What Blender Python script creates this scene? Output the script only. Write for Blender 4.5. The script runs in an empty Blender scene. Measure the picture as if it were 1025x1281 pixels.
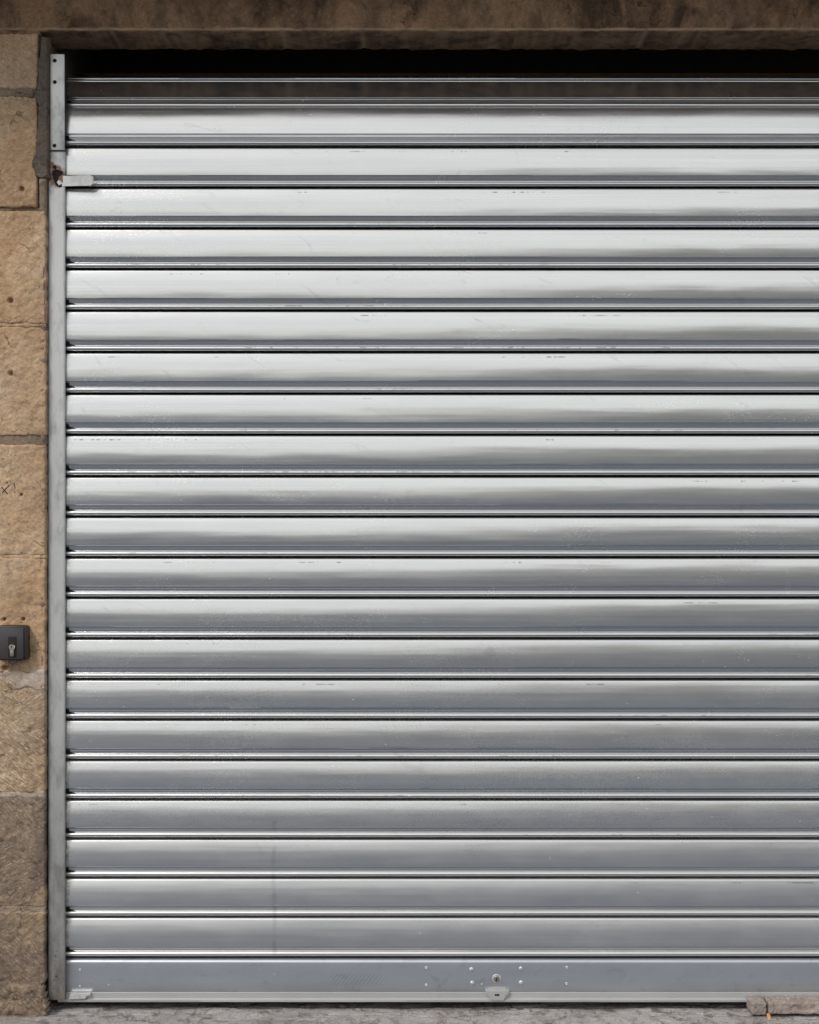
import bpy, bmesh, math, random
from math import radians as R, sin, cos, pi, tan, exp
from mathutils import Vector, noise
from mathutils.bvhtree import BVHTree

random.seed(7)
S = bpy.context.scene
COL = S.collection

# ---------------------------------------------------------------- camera, sky, sun, exposure
CAM_H, DIST, MPP = 1.33, 4.0, 0.00215          # eye height, distance to the shutter, metres per photo pixel at the shutter
cd = bpy.data.cameras.new('camera')
cam = bpy.data.objects.new('camera', cd)
COL.objects.link(cam)
cam.location = (0, -DIST, CAM_H)
cam.rotation_euler = (R(90), 0, 0)
cd.sensor_fit = 'HORIZONTAL'
cd.sensor_width = 36
cd.lens = 36 * DIST / (1025 * MPP)
cd.clip_start = 0.05
cd.clip_end = 3000
S.camera = cam

SUN_TO = Vector((-0.75, -1.0, 1.25)).normalized()      # from the place towards the sun
sun_el = math.asin(SUN_TO.z)
w = bpy.data.worlds.new('World')
S.world = w
w.use_nodes = True
wn = w.node_tree
sky = wn.nodes.new('ShaderNodeTexSky')
sky.sky_type = 'NISHITA'
sky.sun_disc = False
sky.sun_elevation = sun_el
sky.sun_rotation = math.atan2(SUN_TO.x, SUN_TO.y)
sky.air_density = 1.0
sky.dust_density = 1.0
sky.ozone_density = 1.0
bg = wn.nodes['Background']
# a high even cloud cover over most of the blue
tc = wn.nodes.new('ShaderNodeTexCoord')
cl = wn.nodes.new('ShaderNodeTexNoise')
cl.inputs['Scale'].default_value = 2.6
cl.inputs['Detail'].default_value = 5
cmap = wn.nodes.new('ShaderNodeMapping')
cmap.inputs['Scale'].default_value = (1, 1, 3.0)
wn.links.new(tc.outputs['Generated'], cmap.inputs[0])
wn.links.new(cmap.outputs[0], cl.inputs['Vector'])
cr = wn.nodes.new('ShaderNodeValToRGB')
cr.color_ramp.elements[0].position = 0.25
cr.color_ramp.elements[0].color = (4.6, 4.55, 4.45, 1)
cr.color_ramp.elements[1].position = 0.75
cr.color_ramp.elements[1].color = (7.5, 7.4, 6.95, 1)
wn.links.new(cl.outputs['Fac'], cr.inputs[0])
cm = wn.nodes.new('ShaderNodeMix')
cm.data_type = 'RGBA'
cm.inputs[0].default_value = 0.85
wn.links.new(sky.outputs[0], cm.inputs[6])
wn.links.new(cr.outputs[0], cm.inputs[7])
wn.links.new(cm.outputs[2], bg.inputs[0])
bg.inputs[1].default_value = 0.12
sl = bpy.data.lights.new('sun', 'SUN')
sl.energy = 1.5
sl.angle = R(14)
sl.color = (1.0, 0.97, 0.93)
sun = bpy.data.objects.new('sun', sl)
COL.objects.link(sun)
sun.rotation_euler = SUN_TO.to_track_quat('Z', 'Y').to_euler()
sun.location = (-6, -10, 14)
S.view_settings.view_transform = 'Standard'
S.view_settings.look = 'None'
S.view_settings.gamma = 1
S.view_settings.use_curve_mapping = False
S.view_settings.exposure = 0.55


# ---------------------------------------------------------------- helpers
def P(px, py, y=0.0):
    """world position of a photo pixel measured on the plane at depth y"""
    k = MPP * (DIST + y) / DIST
    return Vector(((px - 512.5) * k, y, CAM_H + (640.5 - py) * k))

def link_mesh(name, verts, faces, mat, parent=None, smooth=False, uvs=None, auto=None):
    me = bpy.data.meshes.new(name)
    me.from_pydata(verts, [], faces)
    me.materials.append(mat)
    if smooth:
        me.polygons.foreach_set('use_smooth', [True] * len(me.polygons))
    if uvs:
        uv = me.uv_layers.new(name='UVMap')
        for l in me.loops:
            uv.data[l.index].uv = uvs[l.vertex_index]
    me.update()
    if auto:
        me.set_sharp_from_angle(angle=auto)
    o = bpy.data.objects.new(name, me)
    COL.objects.link(o)
    if parent:
        o.parent = parent
    return o

def from_bm(name, bm, mat, parent=None, smooth=False, auto=None):
    bmesh.ops.recalc_face_normals(bm, faces=bm.faces)
    me = bpy.data.meshes.new(name)
    bm.to_mesh(me); bm.free()
    me.materials.append(mat)
    if smooth:
        me.polygons.foreach_set('use_smooth', [True] * len(me.polygons))
        if auto: me.set_sharp_from_angle(angle=auto)
    o = bpy.data.objects.new(name, me)
    COL.objects.link(o)
    if parent:
        o.parent = parent
    return o

def box_bm(bm, x0, x1, y0, y1, z0, z1, bevel=0.0, seg=2):
    r = bmesh.ops.create_cube(bm, size=1)
    for v in r['verts']:
        v.co = Vector(((x0 + x1) / 2 + v.co.x * (x1 - x0), (y0 + y1) / 2 + v.co.y * (y1 - y0), (z0 + z1) / 2 + v.co.z * (z1 - z0)))
    if bevel:
        es = list({e for v in r['verts'] for e in v.link_edges})
        bmesh.ops.bevel(bm, geom=es, offset=bevel, segments=seg, affect='EDGES', profile=0.5)

def box(name, x0, x1, y0, y1, z0, z1, mat, parent=None, bevel=0.0):
    bm = bmesh.new()
    box_bm(bm, x0, x1, y0, y1, z0, z1, bevel)
    return from_bm(name, bm, mat, parent, smooth=bevel > 0, auto=R(40) if bevel else None)

def thing(name, label, cat, loc=(0, 0, 0), group=None):
    o = bpy.data.objects.new(name, None)
    COL.objects.link(o)
    o.location = loc
    o.empty_display_size = 0.05
    o['label'] = label
    o['category'] = cat
    if group:
        o['group'] = group
    return o

def adopt(child, parent):
    """parent keeping world coordinates"""
    child.parent = parent
    child.location = child.location - parent.location

def fbm(p, f, octv=3):
    a, s, t = 1.0, 0.0, 0.0
    q = Vector(p) * f
    for _ in range(octv):
        s += a * noise.noise(q)
        t += a
        q = q * 2.03 + Vector((3.1, 1.7, 5.9))
        a *= 0.5
    return s / t

# ---------------------------------------------------------------- material tools
class NT:
    def __init__(self, name):
        self.m = bpy.data.materials.new(name)
        self.m.use_nodes = True
        self.t = self.m.node_tree
        self.b = self.t.nodes['Principled BSDF']
        self.g = self.t.nodes.new('ShaderNodeNewGeometry')
    def n(self, typ, **kw):
        x = self.t.nodes.new(typ)
        for k, v in kw.items():
            setattr(x, k, v)
        return x
    def l(self, a, b):
        self.t.links.new(a, b)
    def val(self, sock, v):
        if isinstance(v, (int, float)):
            sock.default_value = v
        elif isinstance(v, tuple):
            sock.default_value = v if len(v) == 4 or sock.type == 'VECTOR' else (*v, 1)
        else:
            self.l(v, sock)
    def pos(self, scale=(1, 1, 1), rot=(0, 0, 0), src=None):
        mp = self.n('ShaderNodeMapping')
        mp.inputs['Scale'].default_value = scale
        src = src or self.g.outputs['Position']
        if any(rot):
            m0 = self.n('ShaderNodeMapping')
            m0.inputs['Rotation'].default_value = rot
            self.l(src, m0.inputs[0])
            src = m0.outputs[0]
        self.l(src, mp.inputs[0])
        return mp.outputs[0]
    def noise(self, vec, scale, detail=4, rough=0.55, dist=0.0):
        x = self.n('ShaderNodeTexNoise')
        x.inputs['Scale'].default_value = scale
        x.inputs['Detail'].default_value = detail
        x.inputs['Roughness'].default_value = rough
        x.inputs['Distortion'].default_value = dist
        self.l(vec, x.inputs['Vector'])
        return x.outputs['Fac']
    def ramp(self, fac, stops, interp='LINEAR'):
        r = self.n('ShaderNodeValToRGB')
        r.color_ramp.interpolation = interp
        while len(r.color_ramp.elements) < len(stops):
            r.color_ramp.elements.new(0.5)
        for e, (p, c) in zip(r.color_ramp.elements, stops):
            e.position = p
            e.color = (c, c, c, 1) if isinstance(c, (int, float)) else (*c, 1)
        self.l(fac, r.inputs[0])
        return r.outputs[0]
    def mix(self, fac, a, b, blend='MIX'):
        x = self.n('ShaderNodeMix', data_type='RGBA', blend_type=blend)
        self.val(x.inputs[0], fac)
        self.val(x.inputs[6], a)
        self.val(x.inputs[7], b)
        return x.outputs[2]
    def math(self, op, a, b=None, c=None, clamp=False):
        x = self.n('ShaderNodeMath', operation=op, use_clamp=clamp)
        self.val(x.inputs[0], a)
        if b is not None: self.val(x.inputs[1], b)
        if c is not None: self.val(x.inputs[2], c)
        return x.outputs[0]
    def step(self, v, lo, hi, a=0.0, b=1.0):
        x = self.n('ShaderNodeMapRange', interpolation_type='SMOOTHSTEP')
        self.val(x.inputs[0], v)
        x.inputs[1].default_value = lo; x.inputs[2].default_value = hi
        x.inputs[3].default_value = a; x.inputs[4].default_value = b
        return x.outputs[0]
    def xyz(self, src=None):
        x = self.n('ShaderNodeSeparateXYZ')
        self.l(src or self.g.outputs['Position'], x.inputs[0])
        return x.outputs
    def bump(self, h, strength, dist, prev=None):
        x = self.n('ShaderNodeBump')
        x.inputs['Strength'].default_value = strength
        x.inputs['Distance'].default_value = dist
        self.l(h, x.inputs['Height'])
        if prev is not None: self.l(prev, x.inputs['Normal'])
        return x.outputs[0]
    def out(self, color=None, rough=None, metal=None, normal=None, spec=None):
        if color is not None: self.val(self.b.inputs['Base Color'], color)
        if rough is not None: self.val(self.b.inputs['Roughness'], rough)
        if metal is not None: self.val(self.b.inputs['Metallic'], metal)
        if normal is not None: self.l(normal, self.b.inputs['Normal'])
        if spec is not None: self.b.inputs['Specular IOR Level'].default_value = spec
        return self.m

def simple(name, col, rough=0.6, metal=0.0, var=0.15, scale=60):
    t = NT(name)
    n = t.noise(t.pos(), scale, 5)
    c = t.mix(n, tuple(v * (1 - var) for v in col), tuple(min(1, v * (1 + var)) for v in col))
    return t.out(c, t.math('ADD', t.math('MULTIPLY', n, 0.2), rough - 0.1), metal, t.bump(n, 0.2, 0.001))

X_RAIL = P(81.5, 640).x

def slat_material():
    t = NT('galvanised_slat_metal')
    uvn = t.n('ShaderNodeUVMap')
    uv = t.xyz(uvn.outputs[0])
    u, v = uv[0], uv[1]                               # u metres along the slat, v = slat number + place across it (0..1)
    s = t.math('FRACT', v)
    z = t.xyz()[2]
    streak = t.noise(t.pos((0.5, 1, 420)), 1.0, 3, 0.6)             # rolling lines
    cloud = t.noise(t.pos((3.0, 1, 30)), 1.0, 5, 0.6)
    grain = t.noise(t.pos((220, 220, 500)), 1.0, 3, 0.7)
    base = t.mix(cloud, (0.67, 0.67, 0.665), (0.77, 0.765, 0.755))
    base = t.mix(t.ramp(streak, [(0.35, 0.0), (0.7, 0.35)]), base, (0.58, 0.59, 0.60))
    # dust film, thicker towards the ground
    lowz = t.step(z, 0.0, 1.6, 1.0, 0.15)
    film = t.math('MULTIPLY', t.ramp(t.noise(t.pos((9, 1, 22)), 1.0, 6, 0.65), [(0.3, 0.25), (0.75, 0.8)]), lowz)
    base = t.mix(t.math('MULTIPLY', film, 0.35), base, (0.42, 0.42, 0.41))
    # fingered haze: patches of fine pale scratches, and a few greasy smears
    hz = t.noise(t.pos((3.1, 1, 4.3)), 1.0, 3, 0.6, 1.0)
    hs = t.noise(t.pos((95, 1, 240), (0, R(14), 0)), 1.0, 5, 0.75, 0.6)
    haze = t.math('MULTIPLY', t.ramp(hz, [(0.46, 0.0), (0.66, 1.0)]), t.ramp(hs, [(0.50, 0.0), (0.68, 1.0)]))
    base = t.mix(t.math('MULTIPLY', haze, 0.22), base, (0.84, 0.84, 0.83))
    gs = t.noise(t.pos((7, 1, 16), (0, R(-30), 0)), 1.0, 6, 0.7, 1.4)
    smear = t.math('MULTIPLY', t.ramp(gs, [(0.60, 0.0), (0.76, 1.0)]), 0.30)
    base = t.mix(smear, base, (0.36, 0.36, 0.35))
    # white flecks and dark pits
    fl = t.n('ShaderNodeTexVoronoi'); fl.inputs['Scale'].default_value = 34
    t.l(t.pos((1, 1, 1.0)), fl.inputs['Vector'])
    sepc = t.xyz(fl.outputs['Color'])
    fleck = t.math('MULTIPLY', t.math('LESS_THAN', fl.outputs['Distance'], t.math('MULTIPLY', sepc[0], 0.06)), t.math('GREATER_THAN', sepc[1], 0.80))
    fleck = t.math('MULTIPLY', fleck, t.step(z, 0.3, 1.8, 0.8, 0.10))
    base = t.mix(fleck, base, (0.85, 0.85, 0.82))
    pit = t.math('MULTIPLY', t.math('LESS_THAN', fl.outputs['Distance'], 0.035), t.math('LESS_THAN', sepc[1], 0.05))
    base = t.mix(t.math('MULTIPLY', pit, 0.8), base, (0.05, 0.045, 0.04))
    # scuffs rubbed along the upper lip where the slats roll on each other
    row = t.math('FLOOR', v)
    sc_v = t.n('ShaderNodeCombineXYZ'); t.l(u, sc_v.inputs[0]); t.l(row, sc_v.inputs[1])
    sc = t.noise(t.pos((11, 3.7, 1), src=sc_v.outputs[0]), 1.0, 5, 0.75)
    sc2 = t.noise(t.pos((1.3, 7.7, 1), src=sc_v.outputs[0]), 1.0, 1, 0.5)
    band = t.math('MULTIPLY', t.step(s, 0.075, 0.095), t.step(s, 0.10, 0.125, 1.0, 0.0))
    scuff = t.math('MULTIPLY', t.math('MULTIPLY', t.step(sc, 0.56, 0.64), band), t.step(sc2, 0.5, 0.62))
    base = t.mix(t.math('MULTIPLY', scuff, 0.6), base, (0.09, 0.09, 0.09))
    sc3 = t.noise(t.pos((17, 5.3, 1), src=sc_v.outputs[0]), 1.0, 4, 0.8)
    sc4 = t.noise(t.pos((0.9, 3.1, 1), src=sc_v.outputs[0]), 1.0, 1, 0.5)
    band2 = t.math('MULTIPLY', t.step(s, 0.855, 0.865), t.step(s, 0.875, 0.89, 1.0, 0.0))
    scuffb = t.math('MULTIPLY', t.math('MULTIPLY', t.step(sc3, 0.52, 0.62), band2), t.step(sc4, 0.55, 0.66))
    base = t.mix(t.math('MULTIPLY', scuffb, 0.5), base, (0.07, 0.065, 0.06))
    # black wedges in the neck beside the guide
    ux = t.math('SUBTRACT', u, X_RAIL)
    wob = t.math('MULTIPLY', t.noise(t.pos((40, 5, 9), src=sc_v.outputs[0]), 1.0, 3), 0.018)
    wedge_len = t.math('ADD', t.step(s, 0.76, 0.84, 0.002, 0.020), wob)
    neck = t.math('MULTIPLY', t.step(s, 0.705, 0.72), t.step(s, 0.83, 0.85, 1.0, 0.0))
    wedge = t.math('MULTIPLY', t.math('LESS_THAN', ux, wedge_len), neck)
    # brown dirt at the very end of each face
    endd = t.math('MULTIPLY', t.step(ux, 0.0, 0.03, 1.0, 0.0), t.ramp(t.noise(t.pos((60, 1, 60)), 1.0, 5, 0.7), [(0.42, 0.0), (0.62, 1.0)]))
    endd = t.math('MULTIPLY', endd, t.step(z, 0.2, 1.8, 0.9, 0.15))
    base = t.mix(endd, base, (0.16, 0.14, 0.10))
    wedge = t.math('MAXIMUM', wedge, t.step(s, 0.948, 0.965))  # joint gap painted black too, standing in for its deep shade
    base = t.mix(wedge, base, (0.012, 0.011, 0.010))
    # a faint dried drip low on the left
    drip = t.math('MULTIPLY', t.step(t.math('ABSOLUTE', t.math('SUBTRACT', u, t.math('ADD', -0.373, t.math('MULTIPLY', t.noise(t.pos((0, 0, 4)), 1.0, 2), 0.02)))), 0.003, 0.008, 1.0, 0.0),
                  t.math('MULTIPLY', t.step(z, 0.45, 0.62, 1.0, 0.0), t.step(t.noise(t.pos((0, 0, 14)), 1.0, 2), 0.42, 0.55)))
    base = t.mix(t.math('MULTIPLY', drip, 0.22), base, (0.22, 0.22, 0.23))
    metal = t.math('SUBTRACT', 0.96, t.math('ADD', t.math('MULTIPLY', film, 0.16), t.math('ADD', wedge, t.math('MULTIPLY', endd, 0.6))), clamp=True)
    metal = t.math('MULTIPLY', metal, t.math('SUBTRACT', 1.0, fleck), clamp=True)
    verylow = t.step(z, 0.05, 0.75, 1.0, 0.0)
    rough = t.math('ADD', 0.160, t.math('ADD', t.math('MULTIPLY', cloud, 0.08), t.math('MULTIPLY', film, 0.12)))
    rough = t.math('ADD', rough, t.math('ADD', t.math('MULTIPLY', verylow, 0.10), t.math('MULTIPLY', haze, 0.12)))
    h = t.math('ADD', t.math('MULTIPLY', streak, 0.5), t.math('MULTIPLY', grain, 0.8))
    nb = t.bump(h, 0.25, 0.00025)
    wav = t.noise(t.pos((2.2, 1, 9)), 1.0, 2, 0.5)
    nb = t.bump(wav, 0.35, 0.006, nb)
    return t.out(base, rough, metal, nb)

def rail_material(name, lo=0.46, hi=0.57, rust_at=None, rust_r=0.03, foot=True):
    t = NT(name)
    z = t.xyz()[2]
    n1 = t.noise(t.pos((60, 60, 3)), 1.0, 5, 0.65)
    n2 = t.noise(t.pos((30, 30, 14)), 1.0, 5, 0.7)
    n3 = t.noise(t.pos((1, 1, 1)), 300, 3, 0.6)
    c = t.mix(n1, (lo, lo * 1.0, lo * 0.985), (hi, hi, hi * 0.98))
    c = t.mix(t.ramp(n2, [(0.50, 0.0), (0.74, 0.75)]), c, (0.24, 0.25, 0.25))
    low = t.step(z, -0.05, 0.95, 1.0, 0.0) if foot else 0.0
    if foot:
        d = t.math('MULTIPLY', low, t.ramp(n2, [(0.2, 0.25), (0.6, 0.95)]))
        c = t.mix(d, c, (0.15, 0.135, 0.115))
        v = t.n('ShaderNodeTexVoronoi'); v.inputs['Scale'].default_value = 55
        t.l(t.g.outputs['Position'], v.inputs['Vector'])
        pv = t.math('MULTIPLY', t.math('LESS_THAN', v.outputs['Distance'], 0.16), t.step(z, 0.0, 0.35, 0.8, 0.0))
        c = t.mix(pv, c, (0.03, 0.025, 0.02))
        rb = t.math('MULTIPLY', t.step(z, 0.0, 0.06, 1.0, 0.0), 0.6)
        c = t.mix(rb, c, (0.12, 0.075, 0.045))
    metal = 0.55
    if rust_at:
        rr = None
        for (cx, cz, rad) in rust_at:
            xx = t.xyz()
            dx = t.math('SUBTRACT', xx[0], cx); dz = t.math('SUBTRACT', xx[2], cz)
            dd = t.math('SQRT', t.math('ADD', t.math('MULTIPLY', dx, dx), t.math('MULTIPLY', dz, dz)))
            dd = t.math('ADD', dd, t.math('MULTIPLY', t.math('SUBTRACT', t.noise(t.pos((90, 90, 60)), 1.0, 4, 0.7), 0.5), rad * 1.3))
            f = t.step(dd, rad * 0.8, rad * 1.5, 1.0, 0.0)
            rr = f if rr is None else t.math('MAXIMUM', rr, f)
        c = t.mix(t.math('MULTIPLY', rr, 0.9), c, t.mix(t.ramp(t.noise(t.pos(), 170, 4, 0.7), [(0.35, 0.0), (0.65, 1.0)]), (0.030, 0.012, 0.007), (0.40, 0.155, 0.035)))
        metal = t.math('SUBTRACT', 0.55, t.math('MULTIPLY', rr, 0.55), clamp=True)
    rough = t.math('ADD', 0.36, t.math('MULTIPLY', n2, 0.2))
    return t.out(c, rough, metal, t.bump(t.math('ADD', n1, t.math('MULTIPLY', n3, 0.6)), 0.25, 0.0006))

def stone_material(name, tints, dark, dirt=0.4, strokes=0.5, pits=0.5, arris=None):
    t = NT(name)
    oi = t.n('ShaderNodeObjectInfo')
    pos = t.pos()
    big = t.noise(pos, 6, 5, 0.6, 0.6)
    mid = t.noise(pos, 26, 6, 0.65, 0.4)
    fine = t.noise(pos, 240, 4, 0.7)
    c = t.ramp(big, [(0.25, tints[0]), (0.5, tints[1]), (0.72, tints[2])])
    c = t.mix(t.math('MULTIPLY', t.ramp(mid, [(0.4, 0.0), (0.75, 1.0)]), 0.6), c, tints[3])
    # chisel strokes: short slanted lines
    st = t.noise(t.pos((70, 70, 420), (0, R(28), 0)), 1.0, 3, 0.6, 0.8)
    st2 = t.noise(t.pos((60, 60, 330), (0, R(-38), 0)), 1.0, 3, 0.6, 0.6)
    sel = t.ramp(t.noise(pos, 7, 2), [(0.46, 0.0), (0.56, 1.0)])
    stroke = t.mix(sel, st, st2)
    c = t.mix(t.math('MULTIPLY', t.ramp(stroke, [(0.52, 0.0), (0.64, 1.0)]), strokes), c, tuple(min(1, v * 1.45 + 0.05) for v in tints[2]))
    c = t.mix(t.math('MULTIPLY', t.ramp(stroke, [(0.34, 1.0), (0.46, 0.0)]), strokes * 0.8), c, tuple(v * 0.45 for v in tints[0]))
    c = t.mix(t.math('MULTIPLY', t.ramp(fine, [(0.35, 1.0), (0.55, 0.0)]), 0.45), c, tuple(v * 0.55 for v in tints[1]))
    gr = t.noise(pos, 95, 5, 0.75)
    c = t.mix(t.math('MULTIPLY', t.ramp(gr, [(0.30, 1.0), (0.47, 0.0)]), 0.55), c, tuple(v * 0.42 for v in tints[0]))
    c = t.mix(t.math('MULTIPLY', t.ramp(gr, [(0.56, 0.0), (0.70, 1.0)]), 0.40), c, tuple(min(1, v * 1.25 + 0.04) for v in tints[2]))
    # hairline cracks
    ck = t.n('ShaderNodeTexVoronoi', feature='DISTANCE_TO_EDGE'); ck.inputs['Scale'].default_value = 9
    wv = t.n('ShaderNodeTexNoise'); wv.inputs['Scale'].default_value = 14; wv.inputs['Detail'].default_value = 5
    t.l(pos, wv.inputs['Vector'])
    va = t.n('ShaderNodeVectorMath', operation='MULTIPLY_ADD'); t.l(wv.outputs['Color'], va.inputs[0]); va.inputs[1].default_value = (0.16, 0.16, 0.16); t.l(pos, va.inputs[2])
    t.l(va.outputs[0], ck.inputs['Vector'])
    crack = t.math('MULTIPLY', t.step(ck.outputs['Distance'], 0.004, 0.016, 1.0, 0.0), t.ramp(t.noise(pos, 11, 3), [(0.50, 0.0), (0.60, 1.0)]))
    c = t.mix(t.math('MULTIPLY', crack, 0.6), c, tuple(v * 0.25 for v in tints[0]))
    # soot
    so = t.noise(t.pos((9, 9, 5)), 1.0, 7, 0.7, 0.5)
    c = t.mix(t.math('MULTIPLY', t.ramp(so, [(0.41, 0.0), (0.63, 1.0)]), dirt), c, dark)
    # small black pits
    v = t.n('ShaderNodeTexVoronoi'); v.inputs['Scale'].default_value = 62; v.inputs['Randomness'].default_value = 1
    t.l(t.pos((1, 1, 1.3)), v.inputs['Vector'])
    vc = t.xyz(v.outputs['Color'])
    pm = t.math('MULTIPLY', t.step(v.outputs['Distance'], 0.06, 0.20, 1.0, 0.0), t.math('GREATER_THAN', vc[0], 0.80))
    c = t.mix(t.math('MULTIPLY', pm, pits), c, (0.05, 0.038, 0.028))
    c = t.mix(t.math('MULTIPLY', oi.outputs['Random'], 0.22), c, tuple(v * 0.7 for v in tints[0]))
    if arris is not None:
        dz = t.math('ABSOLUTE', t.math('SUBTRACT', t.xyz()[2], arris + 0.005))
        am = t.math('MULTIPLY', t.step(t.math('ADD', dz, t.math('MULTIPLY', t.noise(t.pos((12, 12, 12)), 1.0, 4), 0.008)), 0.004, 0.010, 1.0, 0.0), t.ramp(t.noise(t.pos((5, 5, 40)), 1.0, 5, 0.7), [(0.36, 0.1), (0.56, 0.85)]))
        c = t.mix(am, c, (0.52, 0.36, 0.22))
    h = t.math('ADD', t.math('MULTIPLY', mid, 1.2), t.math('ADD', t.math('MULTIPLY', stroke, 0.15 + strokes), t.math('MULTIPLY', fine, 0.8)))
    h = t.math('ADD', h, t.math('MULTIPLY', gr, 0.7))
    h = t.math('SUBTRACT', h, t.math('ADD', t.math('MULTIPLY', pm, 0.8), t.math('MULTIPLY', crack, 0.9)))
    return t.out(c, 0.92, 0.0, t.bump(h, 0.75, 0.004), 0.25)

M = {}
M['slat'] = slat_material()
hx = P(71, 216, -0.02)
M['rail'] = rail_material('guide_rail_metal', rust_at=[(hx.x + 0.002, hx.z - 0.012, 0.022), (hx.x, hx.z + 0.006, 0.013), (hx.x - 0.016, hx.z + 0.02, 0.008)])
M['plate'] = rail_material('plate_metal', 0.60, 0.68, foot=False)
M['tab'] = rail_material('tab_metal', 0.52, 0.60, foot=False)
M['stone_tan'] = stone_material('tan_sandstone', [(0.40, 0.235, 0.13), (0.57, 0.385, 0.23), (0.68, 0.53, 0.37), (0.45, 0.275, 0.16)], (0.17, 0.12, 0.085), 0.35, 0.22)
M['stone_tooled'] = stone_material('tooled_sandstone', [(0.34, 0.22, 0.12), (0.50, 0.35, 0.21), (0.60, 0.48, 0.36), (0.42, 0.29, 0.19)], (0.17, 0.14, 0.12), 0.4, 0.85)
M['stone_brown'] = stone_material('weathered_brown_sandstone', [(0.18, 0.125, 0.085), (0.27, 0.20, 0.145), (0.44, 0.31, 0.19), (0.22, 0.18, 0.15)], (0.075, 0.06, 0.052), 0.6, 0.55)
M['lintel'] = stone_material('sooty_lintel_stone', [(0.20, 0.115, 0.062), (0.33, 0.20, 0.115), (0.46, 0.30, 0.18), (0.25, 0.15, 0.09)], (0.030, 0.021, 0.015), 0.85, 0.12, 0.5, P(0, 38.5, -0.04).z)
M['mortar'] = stone_material('brown_mortar', [(0.20, 0.14, 0.095), (0.29, 0.215, 0.155), (0.40, 0.31, 0.225), (0.24, 0.175, 0.13)], (0.07, 0.058, 0.05), 0.45, 0.15)
M['mortar_pale'] = stone_material('pale_lime_mortar', [(0.38, 0.28, 0.21), (0.50, 0.41, 0.34), (0.62, 0.55, 0.48), (0.44, 0.29, 0.19)], (0.30, 0.22, 0.17), 0.55, 0.4)
M['dark'] = simple('flat_black', (0.012, 0.010, 0.009), 0.9, 0, 0.3)  # plain black, also stands in for shade inside holes and the rail channel
M['cavity'] = simple('coil_box_dark_boards', (0.05, 0.036, 0.024), 0.9, 0, 0.5, 30)
M['threshold'] = None

# ---------------------------------------------------------------- ground, road, pavements
def ground_material(name, c0, c1, c2, sc=20):
    t = NT(name)
    p = t.pos()
    a = t.noise(p, sc * 0.1, 4, 0.6)
    b = t.noise(p, sc, 6, 0.7)
    f = t.noise(p, sc * 25, 3, 0.7)
    c = t.mix(a, c0, c1)
    c = t.mix(t.ramp(b, [(0.4, 0.0), (0.7, 0.8)]), c, c2)
    c = t.mix(t.ramp(f, [(0.35, 0.5), (0.55, 0.0)]), c, tuple(v * 0.5 for v in c0))
    return t.out(c, 0.85, 0, t.bump(t.math('ADD', b, f), 0.6, 0.003), 0.3)

def threshold_material():
    t = NT('worn_grey_threshold_stone')
    p = t.pos((1, 0.7, 1))
    a = t.noise(p, 5, 5, 0.6, 0.8)
    b = t.noise(t.pos((1, 0.8, 1)), 30, 7, 0.72, 0.5)
    f = t.noise(t.pos(), 220, 3, 0.7)
    c = t.ramp(a, [(0.3, (0.24, 0.215, 0.215)), (0.5, (0.34, 0.32, 0.315)), (0.7, (0.42, 0.395, 0.39))])
    c = t.mix(t.ramp(b, [(0.5, 0.0), (0.64, 0.9)]), c, (0.11, 0.085, 0.07))
    c = t.mix(t.ramp(b, [(0.30, 0.6), (0.42, 0.0)]), c, (0.40, 0.385, 0.38))
    c = t.mix(t.ramp(f, [(0.36, 0.55), (0.55, 0.0)]), c, (0.14, 0.12, 0.11))
    h = t.math('ADD', t.math('MULTIPLY', b, 1.2), t.math('MULTIPLY', f, 0.4))
    return t.out(c, 0.9, 0, t.bump(h, 0.8, 0.006), 0.25)
M['threshold'] = threshold_material()
M['paving'] = ground_material('grey_pavement', (0.100, 0.118, 0.158), (0.130, 0.150, 0.196), (0.080, 0.095, 0.124))
M['asphalt'] = ground_material('asphalt', (0.056, 0.063, 0.078), (0.074, 0.082, 0.098), (0.04, 0.042, 0.047))
M['kerb'] = ground_material('kerb_granite', (0.26, 0.26, 0.26), (0.32, 0.32, 0.31), (0.2, 0.2, 0.2), 40)

def sheet(name, x0, x1, y0, y1, z, mat, kind='structure'):
    o = link_mesh(name, [(x0, y0, z), (x1, y0, z), (x1, y1, z), (x0, y1, z)], [(0, 1, 2, 3)], mat)
    o['kind'] = kind
    return o

sheet('ground', -1200, 1200, -1500, 1200, -0.175, M['paving'])
sheet('road', -400, 400, -11.0, -4.62, -0.168, M['asphalt'])
for (y0, y1) in ((-4.5, -0.155), (-40.0, -11.12)):
    o = box('pavement', -60, 60, y0, y1, -0.165, -0.035 if y0 > -5 else -0.03, M['paving']); o['kind'] = 'structure'
for (y0, y1) in ((-4.62, -4.503), (-11.117, -11.0)):
    o = box('kerb', -60, 60, y0, y1, -0.165, -0.028, M['kerb'], bevel=0.012); o['kind'] = 'structure'

# ---------------------------------------------------------------- stone blocks
Y_WALL = -0.040
Y_SOF = 0.117

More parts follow.
